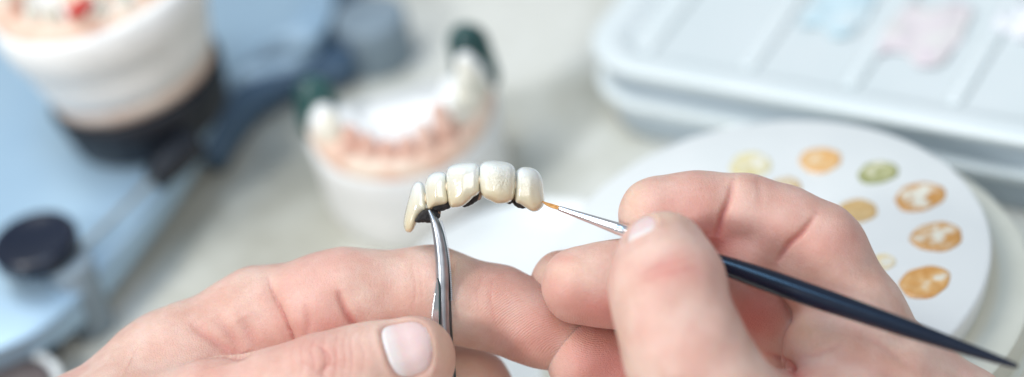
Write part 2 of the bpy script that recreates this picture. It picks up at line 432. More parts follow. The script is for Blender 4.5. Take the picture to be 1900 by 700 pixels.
def paint_r(v, n, px):
    th = v[:,2] > 2.2
    red = .34*gauss(px,1240,500,80,30)*th+.45*gauss(px,1475,688,30,18)
    red += (~th)*(.6*gauss(px,1130,575,110,45)+.65*gauss(px,1140,690,110,70)+.7*gauss(px,1320,450,60,45)+.28*gauss(px,1260,380,90,50)+.75*gauss(px,1395,590,70,80)+.25*gauss(px,1450,450,80,60)+.35*gauss(px,1045,480,22,12)+.3*gauss(px,1570,450,60))  # skin flush, plus shade painted red under the fingers and in the pocket
    yel = .38*gauss(px,1172,360,26,50)*(~th)+.35*gauss(px,1235,402,60,14)*th+.35*gauss(px,1490,610,30,30)+.25*gauss(px,1052,500,40,20)*(~th)
    rid = (~th)*(np.clip((1150-px[:,0])/60,0,1)*.6)
    return red, yel, rid
def ridge_r(v, px): return np.hypot(px[:,0]-1110, (px[:,1]-590)*1.2)/PPC
build_hand('bare right hand holding the slim brush between thumb and index, other fingers curled under', H, .046, cr_, nr, paint_r, None, ridge_r)

# ------------------------------------------------------------------ the dental bridge
def porcelain():
    m = new_mat('porcelain', (.9,.86,.76), .16); t = NT(m); b = t.b
    b.inputs['Subsurface Weight'].default_value = .35
    b.inputs['Subsurface Radius'].default_value = (1, .8, .55); b.inputs['Subsurface Scale'].default_value = .0015
    b.inputs['Coat Weight'].default_value = .9; b.inputs['Coat Roughness'].default_value = .03; b.inputs['Coat IOR'].default_value = 1.85
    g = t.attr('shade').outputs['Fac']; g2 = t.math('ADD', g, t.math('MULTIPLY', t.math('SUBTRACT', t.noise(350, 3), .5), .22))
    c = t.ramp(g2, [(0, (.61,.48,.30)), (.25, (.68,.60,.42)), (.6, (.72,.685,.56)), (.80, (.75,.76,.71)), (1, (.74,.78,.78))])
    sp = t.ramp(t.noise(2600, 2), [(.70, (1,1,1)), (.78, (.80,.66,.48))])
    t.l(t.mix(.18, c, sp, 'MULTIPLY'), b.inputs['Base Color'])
    wet = t.attr('wet').outputs['Fac']
    h = t.math('ADD', t.math('MULTIPLY', t.noise(450, 2, .5), .035), t.math('MULTIPLY', t.math('MULTIPLY', t.noise(1500, 3, .6, dist=.8), wet), 1.7))
    t.bump(h, .0003, .9)
    t.l(b.inputs['Normal'].links[0].from_socket, b.inputs['Coat Normal'])
    return m
PORC = porcelain()
c5 = lambda pts: [(740+x/4.67, 290+y/4.67) for x, y in pts]
c6 = lambda pts: [(880+x/4.67, 290+y/4.67) for x, y in pts]
crowns = [
 (c5([(165,220),(205,235),(222,290),(235,400),(245,465),(205,480),(165,540),(150,580),(120,640),(95,658),(60,650),(45,600),(50,530),(75,430),(100,330),(125,250)]), -.62, .30, .9, 0.1, 'slender pointed crown at the left end of the bridge'),
 (c5([(290,150),(345,138),(395,145),(408,180),(414,300),(432,405),(340,425),(300,440),(262,462),(250,440),(240,350),(230,260),(240,200)]), -.22, .34, .7, 0.1, 'narrow square crown, second from the left end'),
 (c5([(480,75),(560,60),(650,58),(685,75),(700,120),(699,290),(685,325),(640,350),(600,395),(550,430),(480,442),(450,438),(435,400),(422,300),(412,150),(430,100)]), .02, .38, .35, 0.1, 'broad crown in the middle of the bridge with one small square glint'),
 (c6([(75,55),(150,42),(180,45),(270,55),(325,75),(350,120),(359,180),(352,300),(335,370),(300,395),(250,405),(200,410),(130,375),(80,350),(58,300),(44,200),(48,100)]), .06, .40, -.2, 1.0, 'broad crown with wet rippled glaze'),
 (c6([(400,105),(440,98),(510,108),(560,145),(590,210),(592,290),(602,370),(600,420),(570,455),(530,478),(490,470),(440,435),(400,410),(360,395),(352,340),(358,200),(365,140)]), -.12, .36, -.6, .35, 'waisted crown at the right end, touched by the brush tip'),
]
def poly_sd(q, poly):
    d = np.full(len(q), 1e9); ins = np.zeros(len(q), bool); n = len(poly)
    for i in range(n):
        a = poly[i]; b = poly[(i+1) % n]; e = b-a; w = q-a
        t = np.clip(w@e/(e@e), 0, 1); d = np.minimum(d, np.linalg.norm(w-t[:, None]*e, axis=1))
        c = ((a[1] > q[:,1]) != (b[1] > q[:,1])) & (q[:,0] < (b[0]-a[0])*(q[:,1]-a[1])/(b[1]-a[1]+1e-12)+a[0]); ins ^= c
    return np.where(ins, -d, d)
bridge = empty('dental_bridge', PW(800,405,-.5), 'five joined cream porcelain crowns on a dark metal framework, gripped by the forceps', 'dental bridge')

GROW = .018
def pillow(poly_px, z0, Tf, Tb, Rf, slope, ycurve=.0, ridges=True, vox=.016):
    poly = np.array([P(x, y, z0)[:2] for x, y in poly_px]); poly = chaikin(poly, 2)
    cx, cy = poly.mean(0); w = np.ptp(poly[:,0])/2
    gl = poly.min(0)-.35; gs = .01; gn = np.ceil((np.ptp(poly, axis=0)+.7)/gs).astype(int)+2
    gx = np.stack(np.meshgrid(*[np.arange(k) for k in gn], indexing='ij'), -1).reshape(-1, 2)*gs+gl
    G = poly_sd(gx, poly).reshape(gn)-GROW; Gb = G.copy()
    for _ in range(3 if ridges else 0):
        for ax in (0, 1):
            Gb = sum(np.roll(Gb, k, ax) for k in range(-5, 6))/11
    wt = np.clip((-G-.03)/.10, 0, 1); G = G*(1-wt)+Gb*wt
    def fn(p, cc, cr):
        f = np.clip((p[:, :2]-gl)/gs, 0, gn-1.001); i = f.astype(int); f = f-i; x0, y0 = i[:,0], i[:,1]
        d2 = (G[x0,y0]*(1-f[:,0])+G[x0+1,y0]*f[:,0])*(1-f[:,1])+(G[x0,y0+1]*(1-f[:,0])+G[x0+1,y0+1]*f[:,0])*f[:,1]; s = np.clip(-d2/Rf, 0, 1)
        prof = np.clip(1-(1-s)**2.6, 0, 1)**.5
        x = (p[:,0]-cx)/w
        zc = z0+slope*(p[:,0]-cx)*.9+ycurve*(p[:,1]-cy)
        if ridges: tf = Tf*prof*(1+.045*np.cos(x*math.pi*2.1)*s)
        else: tf = Tf*prof
        dz = p[:,2]-zc
        g = np.where(dz > 0, dz-tf, -dz-Tb*prof)
        outside = d2 > 0
        return np.where(outside, np.maximum(d2, 0)+np.maximum(np.abs(dz)-.05, 0)*.3+1e-3, np.maximum(g*.55, d2))
    zr = abs(slope)*w+max(Tf, Tb)+.3+abs(ycurve)*np.ptp(poly[:,1])/2
    return net(fn, [poly[:,0].min()-.1, poly[:,1].min()-.1, z0-zr], [poly[:,0].max()+.1, poly[:,1].max()+.1, z0+zr], vox)
for poly, z0, Tf, slope, wet, lab in crowns:
    v, n, q = pillow(poly, z0, Tf, .32, .36, slope*.55, -.12)
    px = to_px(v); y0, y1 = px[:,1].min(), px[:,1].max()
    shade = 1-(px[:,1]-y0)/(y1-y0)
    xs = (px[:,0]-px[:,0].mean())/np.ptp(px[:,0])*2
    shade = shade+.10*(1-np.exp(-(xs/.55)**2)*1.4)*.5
    wetf = wet*np.exp(-((px[:,0]-(925 if wet > .9 else px[:,0].mean()))/26)**2-((px[:,1]-(330 if wet > .9 else 345))/26)**2)
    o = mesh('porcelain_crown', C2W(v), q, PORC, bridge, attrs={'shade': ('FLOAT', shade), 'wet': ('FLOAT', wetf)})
    tag(o, lab)
CON = new_mat('opaque_porcelain', (.74,.60,.42), .4)
mesh('connector', *tube([PW(*q) for q in [(776,380,-.78),(791,372,-.60),(808,358,-.38),(830,348,-.22),(860,340,-.06),(891,334,.02),(922,336,.0),(955,344,-.08),(980,350,-.2)]], [(.08,.10),(.12,.16),(.15,.22),(.17,.24),(.17,.26),(.17,.26),(.17,.26),(.17,.24),(.15,.15)], n=20, hint=-Fw), CON, bridge)
DARK = mottled('oxidised_metal', (.012,.011,.012), (.035,.03,.03), 900, .55, .0003, metal=.3)
OPQ = mottled('bare_framework', (.30,.17,.11), (.45,.30,.2), 900, .5, .0002)
def blob(poly, z0, tf, tb, mat, name, parent, vox=.014, Rf=.10):
    v, n, q = pillow(poly, z0, tf, tb, Rf, 0, 0, False, vox)
    un = .012*np.sin(v[:,0]*31)*np.sin(v[:,1]*37+v[:,2]*29)
    return mesh(name, C2W(v+n*un[:, None]), q, mat, parent)
for pl in ([(770,411),(779,396),(790,388),(806,388),(815,395),(816,403),(806,409),(800,413),(786,411),(776,412)],
           [(801,386),(806,376),(822,370),(836,368),(838,384),(826,388),(812,393),(805,393)],
           [(856,381),(864,372),(880,358),(889,354),(889,366),(881,375),(868,382),(862,383)],
           [(936,374),(944,368),(953,368),(952,375),(944,378)],
           [(952,372),(958,366),(975,370),(980,382),(974,386),(962,385),(955,380)]):
    o = blob(pl, -.25, .20, .25, DARK, 'metal_framework', bridge)
for pl in ([(794,388),(804,380),(812,388),(818,398),(808,396),(800,392)], [(884,340),(892,335),(894,360),(889,372),(884,368)], [(948,362),(957,362),(958,376),(951,378)]):
    blob(pl, -.28, .16, .2, OPQ, 'solder_joint', bridge)

# ------------------------------------------------------------------ forceps
STEEL = new_mat('brushed_steel', (.42,.45,.49), .36, 1.0); t = NT(STEEL)
mp = t.n('ShaderNodeMapping'); mp.inputs['Scale'].default_value = (2600, 2600, 150); t.l(t.coord(), mp.inputs['Vector'])
t.bump(t.noise(1, 3, .6, vec=mp.outputs[0]), .00003, .7)
t.l(t.ramp(t.noise(300, 3), [(.3, (.34,.37,.41)), (.7, (.50,.53,.57))]), t.b.inputs['Base Color'])
fz = empty('forceps', PW(835,705,0), 'curved steel forceps gripping the left end of the dental bridge', 'forceps')
half = [(math.cos(a), math.sin(a)) for a in np.linspace(rad(-90), rad(90), 13)]
ch = -Fw
# jaw facing the viewer, its upper part curved; a stepped edge down its left side
V1 = tube([PW(*a) for a in [(796,390,-.02),(800,398,0),(807,414,.03),(814,444,.05),(819,482,.05),(821,520,.03),(822,560,0),(823,610,-.05),(828,690,-.08),(833,760,-.1)]],
          [(.035,.05),(.06,.08),(.10,.12),(.13,.14),(.15,.15),(.16,.16),(.15,.16),(.15,.16),(.17,.17),(.17,.17)], hint=ch, n=24)
mesh('jaw', *V1, STEEL, fz)
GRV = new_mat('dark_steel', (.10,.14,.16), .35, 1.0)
pts = [(803,394,-.10),(810,408,-.1),(818,436,-.1),(825,476,-.1),(828.5,520,-.12),(830,560,-.15),(831,610,-.2),(836,690,-.25),(841,760,-.3)]
V2 = tube([PW(*a) for a in pts], [(.03,.05),(.05,.08),(.085,.11),(.10,.13),(.11,.14),(.11,.14),(.11,.14),(.13,.15),(.13,.15)], hint=ch, n=24)
o = mesh('jaw', *V2, GRV, fz); tag(o, 'rear jaw with fine serrated edge')
# serrations along the rear jaw's outer edge
cc = catmull([np.array(PW(x+8.2, y, z+.12)) for x, y, z in pts[1:6]], 46); tv = []
for i in range(1, 45):
    a, b, c = frame_from(cc[min(i+1, 45)]-cc[i-1], ch); s = .020
    p = cc[i]
    vv = [p+a*sx*s*.8+b*sy*s+c*sz*s*2 for sx in (-1,1) for sy in (-1,1) for sz in (-1,1)]
    tv.append((vv, [[0,1,3,2],[4,6,7,5],[0,4,5,1],[2,3,7,6],[0,2,6,4],[1,5,7,3]]))
mesh('serration', *merge(*tv), STEEL, fz, smooth=False)
# box-lock plate with polished bevel on the left of the shaft
pl_ = [PW(811,512,.10),PW(816,524,.14),PW(816,560,.14),PW(815,640,.1),PW(799,640,.08),PW(800,585,.08),PW(805,545,.10)]
back = [p+Fw*.16 for p in pl_]; n_ = len(pl_)
mesh('lock_plate', np.array(pl_+back), [list(range(n_))[::-1], list(range(n_, 2*n_))]+[[i, (i+1) % n_, n_+(i+1) % n_, n_+i] for i in range(n_)], new_mat('polished_steel', (.75,.78,.80), .12, 1.0), fz, smooth=False, bevel=.03)
mesh('seam', *tube([PW(*a) for a in [(812,516,.155),(815,530,.185),(815.5,560,.175),(816,640,.12)]], [.012,.022,.022,.02], n=8, hint=ch), new_mat('seam_shadow_gap', (.02,.05,.05), .5, .5), fz)
for sgn in (-1, 1):
    a = [(829,740,-.1),(835+sgn*6,830,-.2),(845+sgn*25,930,-.4),(860+sgn*45,1010,-.7)]
    sh = tube([PW(*q) for q in a], [.16,.15,.14,.14], hint=ch, n=16)
    c = PW(868+sgn*75,1070,-.8); ring = [c+1.1*(math.cos(q)*R_+math.sin(q)*U_) for q in np.linspace(0, 2*math.pi, 41)]
    rv = []; rf = []
    for i, q in enumerate(np.linspace(0, 2*math.pi, 40, endpoint=False)):
        e = math.cos(q)*R_+math.sin(q)*U_
        for j in range(10):
            w = 2*math.pi*j/10; rv.append(c+e*(1.1+.17*math.cos(w))-Fw*.17*math.sin(w))
    for i in range(40):
        for j in range(10): rf.append([i*10+j, i*10+(j+1) % 10, ((i+1) % 40)*10+(j+1) % 10, ((i+1) % 40)*10+j])
    s = mesh('shank', *sh, STEEL, fz); s2 = mesh('finger_ring', np.array(rv), rf, STEEL, fz)

# ------------------------------------------------------------------ brush
A = P(1037,386.5,.16); B = P(1890,681,4.0)
dirn = (B-A)/np.linalg.norm(B-A); Lb = np.linalg.norm(B-A)
def along(px):
    lo_, hi_ = 0, Lb*1.2
    for _ in range(40):
        m = (lo_+hi_)/2; q = to_px((A+dirn*m)[None])[0, 0]
        if q < px: lo_ = m
        else: hi_ = m
    return m
brush = empty('paint_brush', C2W(A+dirn*6), 'slim brush with silver ferrule and glossy black handle, its tip touching the rightmost crown', 'brush')
prof = [(0,.055),(.015,.068),(.08,.07),(along(1100)-.001,.105)]
aw = C2W(A+dirn)-C2W(A)
f0 = along(1037); fe = along(1185)
FER = new_mat('silver_ferrule', (.86,.86,.90), .27, 1.0)
mesh('ferrule', *lathe(C2W(A), aw, [(0,.052),(.012,.064),(.06,.066),(fe*.4,.108),(fe*.72,.146),(fe*.73,.154),(fe*.745,.147),(fe*.78,.149),(fe,.152)], 40), FER, brush)
HM = new_mat('black_lacquer', (.004,.010,.025), .16, 0); t = NT(HM)
t.l(t.math('ADD', .12, t.math('MULTIPLY', t.noise(300, 4), .14)), t.b.inputs['Roughness'])
hp = [(fe+.002,.145),(fe+.25,.16)]
for x, r in ((1200,.17),(1300,.20),(1380,.255),(1450,.275),(1530,.265),(1620,.235),(1700,.205),(1780,.155),(1840,.115),(1880,.07),(1889,.03)):
    hp.append((along(x), r))
pp = catmull([np.array(q) for q in hp], 60)
mesh('handle', *lathe(C2W(A), aw, [tuple(q) for q in pp], 40), HM, brush)
BR = mottled('sable_bristles', (.50,.22,.05), (.72,.38,.12), 2000, .35, .0001)
bt = []
for i in range(26):
    a = random.uniform(0, 6.28); r = random.uniform(0, .052); 
    def off(p, k): 
        v = np.array(P(*p)); v[1] += math.cos(a)*r*k; v[2] += math.sin(a)*r*k; return C2W(v)
    bt.append(tube([off((1040,387.5,.16),1),off((1026,383.5,.10),1.15),off((1014,379,.05),.8),off((1004.5,373,.02),.12)], [.016,.016,.014,.006], n=6, res=12))
mesh('bristles', *merge(*bt), BR, brush)

# ------------------------------------------------------------------ table
TB = new_mat('table_laminate', (.5,.5,.48), .45); t = NT(TB)
f = t.noise(16, 4, .5); c = t.ramp(f, [(.38, (.45,.44,.375)), (.5, (.58,.58,.52)), (.62, (.70,.705,.66))])
c2 = t.ramp(t.noise(170, 4, .7), [(.35, (.88,.87,.85)), (.6, (1,1,1))])
t.l(t.mix(.8, c, c2, 'MULTIPLY'), t.b.inputs['Base Color'])
tb = mesh('tabletop', *prism([(-70,-45),(70,-45),(70,75),(-70,75)], -3, 0), TB, smooth=False, bevel=.3)
tag(tb, kind='structure')

# ------------------------------------------------------------------ round palette on its base
def circ(c, r, n=96): return [(c[0]+r*math.cos(2*math.pi*i/n), c[1]+r*math.sin(2*math.pi*i/n)) for i in range(n)]
PH = 4.1
pc = T(1424,473,PH); WHITE = mottled('glazed_white', (.75,.785,.785), (.78,.81,.81), 60, .35)
PR = 5.88
CREAM = mottled('cream_plastic', (.64,.65,.57), (.70,.71,.63), 50, .38)
pal = empty('mixing_palette', (pc[0], pc[1], PH-1.0), 'round white ceramic palette dotted with orange, tan, olive and yellow stain daubs', 'palette')
mesh('palette_plate', *lathe((pc[0], pc[1], PH-1.0), (0,0,1), [(0,PR-.35),(.05,PR-.2),(.12,PR-.14),(.86,PR),(.95,PR-.04),(1.0,PR-.12)], 128), WHITE, pal, auto=1).modifiers.new('e', 'EDGE_SPLIT').split_angle = rad(50)
bc = pc + np.array([.42, -.34, 0]); bz = PH-1.0
st = empty('palette_base', (bc[0], bc[1], 0), 'stepped cream plastic base under the round white palette', 'palette base')
pr_ = [(0,6.9),(.08,7.0),(.7,7.0),(.78,6.95),(.80,6.6),(.86,6.5),(.97,6.5),(.99,7.0),(1.1,7.05),(1.75,7.0),(1.84,6.92),(1.86,6.5),(1.95,6.45),(1.97,6.62),(2.2,6.64),(2.28,6.58),(2.3,6.36),(bz-.08,6.34),(bz-.01,6.2)]
o = mesh('base_tray', *lathe((bc[0], bc[1], 0), (0,0,1), pr_, 128), CREAM, st); o.modifiers.new('e', 'EDGE_SPLIT').split_angle = rad(45)
def daub_mat(name, c1, c2, hole, seed):
    m = new_mat('stain_'+name, c1, .22, Coat_Weight=.6); t = NT(m)
    mp = t.n('ShaderNodeMapping'); mp.inputs['Location'].default_value = (seed, seed*.7, 0); t.l(t.coord(), mp.inputs['Vector'])
    r = t.attr('rim').outputs['Fac']
    n1 = t.noise(260, 4, .6, mp.outputs[0]); n2 = t.noise(260, 4, .65, mp.outputs[0])
    c = t.ramp(n1, [(.35, c1), (.65, c2)])
    # thin, wiped patches let the white glaze show
    thin = t.math('ADD', n2, t.math('MULTIPLY', t.math('SUBTRACT', 1, r), hole))
    mask = t.ramp(thin, [(.60, (0,0,0)), (.72, (1,1,1))])
    c = t.mix(mask, c, (.76,.74,.64))
    edge = t.ramp(r, [(.72, (0,0,0)), (.95, (1,1,1))])
    c = t.mix(t.math('MULTIPLY', edge, .5), c, c1)
    t.l(c, t.b.inputs['Base Color']); t.bump(n1, .0006, .8)
    return m
OR = ((.55,.26,.06), (.68,.42,.19)); TAN = ((.58,.36,.13), (.72,.55,.30)); YE = ((.70,.60,.28), (.80,.77,.54)); GR = ((.22,.24,.07), (.52,.52,.28)); PA = ((.80,.62,.30), (.86,.80,.62))
daubs = [(1392,308,40,YE,.28,'thin lemon yellow daub, half wiped, above the index finger'),(1522,298,39,((.70,.36,.10),(.80,.56,.30)),.0,'smooth light orange daub at the far rim'),
 (1629,321,36,GR,.05,'grainy olive green daub'),(1588,393,38,TAN,.0,'plain tan daub half behind the index knuckle'),(1707,366,45,OR,.38,'orange ring-shaped daub wiped pale in its middle'),
 (1738,440,46,OR,.24,'orange daub with white gap on its right'),(1716,524,47,((.62,.29,.07),(.78,.50,.22)),.04,'lumpy orange brown daub nearest the brush end'),
 (1640,487,22,PA,.3,'faint pale smear beside the right hand'),(1455,352,34,TAN,.2,'tan daub almost hidden behind the index finger'),(1098,482,40,YE,.2,'yellow daub behind the curled fingers'),(1290,300-20,1,YE,.2,None)]
for i, (x, y, rp, (c1, c2), hole, lab) in enumerate(daubs):
    if lab is None: continue
    c = T(x, y, PH); k = np.linalg.norm(c-CAM); r = rp/PPC/D0*k
    V = [(c[0], c[1], PH+.035)]; rim = [0.0]; F = []; n = 48; ph = random.uniform(0, 6)
    for j, (f, h) in enumerate([(.3,.04),(.6,.045),(.8,.055),(.92,.05),(.98,.025),(1.0,.004)]):
        for q in range(n):
            a = 2*math.pi*q/n; w = 1+(.05*math.sin(2*a+ph)+.035*math.sin(3*a+ph*2)+.02*math.sin(7*a))*f
            V.append((c[0]+r*f*w*math.cos(a), c[1]+r*.93*f*w*math.sin(a), PH+h+.012*math.sin(5*a+j+ph)*(f < .9))); rim.append(f)
    for q in range(n): F.append([0, 1+q, 1+(q+1) % n])
    for j in range(5):
        for q in range(n): F.append([1+j*n+q, 1+(j+1)*n+q, 1+(j+1)*n+(q+1) % n, 1+j*n+(q+1) % n])
    o = mesh('paint_daub', np.array(V), F, daub_mat('tone', c1, c2, hole, i*1.37), pal, attrs={'rim': ('FLOAT', rim)}); tag(o, lab)

# low white dish left of the palette
dc = T(975,535,.9)
dish = mesh('mixing_dish', *lathe((dc[0], dc[1], 0), (0,0,1), [(0,3.3),(.06,3.45),(.75,4.05),(.85,4.1),(.9,4.04),(.88,3.92),(.5,3.5),(.42,3.3)], 96), WHITE)
tag(dish, 'low round white dish between the plaster cast and the round palette', 'dish')

# ------------------------------------------------------------------ plastic case, top right
TH = 3.0
ca = T(1052,112,TH); cb = T(1900,262,TH)
ex = (cb-ca)[:2]; ex /= np.linalg.norm(ex); ey = np.array([-ex[1], ex[0]])
def LC(x, y): return ca[:2]+ex*x+ey*y
def rrect(x0, y0, x1, y1, r, n=8):
    out = []
    for cx, cy, a0 in ((x1-r, y0+r, -90), (x1-r, y1-r, 0), (x0+r, y1-r, 90), (x0+r, y0+r, 180)):
        for i in range(n+1):
            a = rad(a0+90*i/n); out.append(LC(cx+r*math.cos(a), cy+r*math.sin(a)))
    return out
def layered(rings):   # rings: (polygon, z) with equal counts; capped at both ends
    n = len(rings[0][0]); V = [(p[0], p[1], z) for poly, z in rings for p in poly]; F = []
    for j in range(len(rings)-1):
        for i in range(n): F.append([j*n+i, j*n+(i+1) % n, (j+1)*n+(i+1) % n, (j+1)*n+i])
    F.append(list(range(n))[::-1]); F.append([(len(rings)-1)*n+i for i in range(n)]); return np.array(V), F
CASE = mottled('shaded_blue_plastic', (.44,.53,.61), (.47,.56,.64), 30, .3)  # bluish walls darker than the rims: shade of upright faces put into the colour
CASL = mottled('frosted_lid_plastic', (.67,.74,.755), (.70,.76,.775), 30, .28)
case = empty('storage_case', (*LC(12.5, 8), 0), 'pale blue plastic case with rounded corner and ribbed compartments', 'case')
W_, Hh = 27, 17
RR = lambda d, r=2.2: rrect(d, d, W_-d, Hh-d, max(.3, r-d))
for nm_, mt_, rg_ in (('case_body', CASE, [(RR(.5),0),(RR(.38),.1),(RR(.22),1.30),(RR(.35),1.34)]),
        ('body_rim', CASL, [(RR(.3),1.345),(RR(.06),1.36),(RR(-.03),1.42),(RR(-.03),1.64),(RR(.05),1.70),(RR(.3),1.72)]),
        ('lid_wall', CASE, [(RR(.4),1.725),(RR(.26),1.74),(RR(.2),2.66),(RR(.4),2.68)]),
        ('case_lid', CASL, [(RR(.3),2.685),(RR(.05),2.69),(RR(0),2.74),(RR(0),2.88),(RR(.06),2.96),(RR(.2),3.0),(RR(.75),3.0),(RR(.95),2.95),(RR(1.15),2.75),(RR(1.3),2.7)])):
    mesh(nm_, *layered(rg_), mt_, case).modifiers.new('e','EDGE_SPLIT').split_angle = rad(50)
def along_x(px, py): 
    d = T(px, py, 2.75)[:2]-ca[:2]; return d@ex, d@ey
for px_, py_ in ((1245,30),(1432,60),(1640,60),(1835,80)):
    x, y = along_x(px_, py_)
    mesh('divider', *layered([(rrect(x-.32,1.35,x+.32,Hh-1.35,.2,3),2.705),(rrect(x-.22,1.4,x+.22,Hh-1.4,.2,3),2.80),(rrect(x-.12,1.45,x+.12,Hh-1.45,.1,3),2.82)]), CASL, case)
def crumple(name, px, py, w, h, mat, lab, cat):
    x, y = along_x(px, py); V = []; F = []; n = 18
    for i in range(n+1):
        for j in range(n+1):
            u = i/n-.5; v = j/n-.5; s = 1-.35*abs(v)+.1*math.sin(9*u+3*v)
            p = LC(x+u*w*s, y+v*h*(1+.2*math.sin(7*u)))
            V.append((p[0], p[1], 2.74+.09*abs(math.sin(5*u+2*v+1))+.05*math.sin(17*u*v+4)**2))
    for i in range(n):
        for j in range(n): a = i*(n+1)+j; F.append([a, a+n+1, a+n+2, a+1])
    o = mesh(name, np.array(V), F, mat); s = o.modifiers.new('t', 'SOLIDIFY'); s.thickness = .0003
    tag(o, lab, cat, 'film packets lying in the case'); return o
crumple('plastic_packet', 1560, 22, 2.0, 2.2, mottled('blue_film', (.52,.71,.79), (.66,.75,.78), 90, .25), 'pale blue film packet lying in a compartment of the case', 'packet')
crumple('plastic_packet', 1722, 62, 2.4, 2.8, mottled('pink_film', (.74,.65,.70), (.74,.73,.71), 110, .3), 'pale pink film packet lying in a compartment of the case', 'packet')
crumple('plastic_packet', 1895, 40, 1.4, 1.6, mottled('white_film', (.85,.87,.92), (.9,.9,.93), 90, .25), 'white film packet at the right edge of the case', 'packet')

# ------------------------------------------------------------------ plaster cast in the middle
PLA = mottled('grey_white_plaster', (.80,.815,.81), (.86,.865,.86), 40, .7, .0003)
WAX = mottled('white_plaster', (.84,.85,.85), (.88,.89,.89), 60, .6, .0003)
GUM = mottled('peach_gum_plaster', (.76,.50,.38), (.82,.68,.56), 110, .5, .0006, lo=.4, hi=.6)
PINK = mottled('stump_pink', (.66,.36,.27), (.80,.58,.48), 160, .45)
IVO = mottled('ivory_plaster', (.76,.74,.62), (.84,.82,.74), 120, .45)
GREEN = mottled('green_wax', (.010,.050,.050), (.028,.105,.10), 100, .3)
def horseshoe(name_root, label, e1, e2, fr, top, lift, stumps=True):
    """e1/e2 = ends of the arch, fr = its front, all on the plane z=top; lift = height of the base"""
    mid = (e1+e2)/2; wx = (e2-e1)[:2]; w = np.linalg.norm(wx)/2; wx /= 2*w; wy = np.array([wx[1], -wx[0]])
    dep = (fr-mid)[:2]@wy
    return mid, wx, wy, w, dep
cz = 3.3
e1 = T(592,205,cz+.3); e2 = T(876,132,cz+.3); fr = T(748,290,cz)
mid, wx, wy, w, dep = horseshoe('', '', e1, e2, fr, cz, 0)
dep = max(dep, 2.6)
def LM(x, y, z): q = mid[:2]+wx*x+wy*y; return (q[0], q[1], z)
def arch(t, s=1.0, o=0.0):      # t in -1..1 from left end to right end
    a = t*math.pi/2; return (math.sin(a)*(w*s+o), math.cos(a)*(dep*s+o))
cast = empty('dental_cast', LM(0, dep*.4, 0), 'horseshoe plaster jaw cast with dark green molar caps standing on the table', 'dental cast')
def dshape(o, n=40, back=1.0):
    pts = [arch(t, 1, o) for t in np.linspace(-1, 1, n)]
    pts = [(x, y) for x, y in pts] + [(w+o, -back), (w*.5, -back-.15), (0, -back-.2), (-w*.5, -back-.15), (-w-o, -back)]
    return [np.array(LM(x, y, 0)[:2]) for x, y in pts]
mesh('cast_base', *layered([(dshape(.42),0),(dshape(.50),.1),(dshape(.52),1.0),(dshape(.55),1.9),(dshape(.62),2.5),(dshape(.5),2.75),(dshape(-.1),2.8)]), PLA, cast)
def sdf_part(name, prims, mat, parent, vox=.06, k=.25):
    pr = [(np.array(a, float), np.array(b, float), ra, rb) for a, b, ra, rb in prims]
    def fn(p, cc, cr):
        D = np.full(len(p), 50.0)
        for a, b, ra, rb in pr:
            ab = b-a; t = np.clip((p-a)@ab/max(ab@ab, 1e-9), 0, 1)
            D = smin(D, np.linalg.norm(p-a-t[:, None]*ab, axis=1)-(ra+(rb-ra)*t), k)
        return D
    lo = np.min([np.minimum(a-ra, b-rb) for a, b, ra, rb in pr], 0)-.3; hi = np.max([np.maximum(a+ra, b+rb) for a, b, ra, rb in pr], 0)+.3
    v, n, q = net(fn, lo, hi, vox); return mesh(name, v, q, mat, parent)
ts = np.linspace(-1, 1, 25)
rim = lambda t, z, s=1, o=0: LM(*arch(t, s, o), z)
sdf_part('gum_ridge', [(rim(a, 2.85+.25*abs(a)**2), rim(b, 2.85+.25*abs(b)**2), .46, .46) for a, b in zip(ts[:-1], ts[1:])], GUM, cast)
sdf_part('white_rim', [(rim(a, 2.55, 1, .22), rim(b, 2.55, 1, .22), .33, .33) for a, b in zip(ts[:-1], ts[1:])], PLA, cast)
sdf_part('inner_ridge', [(rim(a, 3.0, .74), rim(b, 3.0, .74), .52, .52) for a, b in zip(ts[:-1], ts[1:])]+[(LM(-w*.3, dep*.2, 2.7), LM(w*.3, dep*.2, 2.7), .7, .7)], WAX, cast)
for t_, hgt, r_, mat, nm in ((-.90,.75,.40,WAX,'tooth'),(-.74,.95,.36,IVO,'tooth'),(-.50,.85,.28,PINK,'tooth_stump'),(-.34,.8,.24,PINK,'tooth_stump'),(-.18,.7,.22,PINK,'tooth_stump'),(-.02,.75,.22,PINK,'tooth_stump'),(.14,.9,.23,PINK,'tooth_stump'),(.32,1.15,.26,PINK,'tooth_stump'),(.50,1.0,.28,IVO,'tooth'),(.66,1.2,.32,IVO,'tooth'),(.82,1.3,.38,IVO,'tooth'),(.92,1.2,.42,WAX,'tooth')):
    z0 = 2.95+.25*t_*t_
    hgt *= 1.2 if nm == 'tooth_stump' else 1.0; r_ *= 1.2 if nm == 'tooth_stump' else 1.0
    sdf_part(nm, [(rim(t_, z0), rim(t_, z0+hgt*.55, .98), r_*1.25, r_*1.05), (rim(t_, z0+hgt*.5, .98), rim(t_, z0+hgt-.1, .95), r_, r_*.72)], mat, cast, .05, .1)
for x, y, h0, h1, r_ in ((-w-.08,-.40,2.9,3.95,.68),(w+.05,-.50,3.0,4.35,.68)):
    sdf_part('wax_cap', [(LM(x,y,h0),LM(x,y,h1),r_,r_*.85),(LM(x+.25,y,h0),LM(x+.22,y,h1-.12),r_*.8,r_*.7),(LM(x,y-.4,h0),LM(x,y-.35,h1-.1),r_*.8,r_*.7)], GREEN, cast, .06, .2)

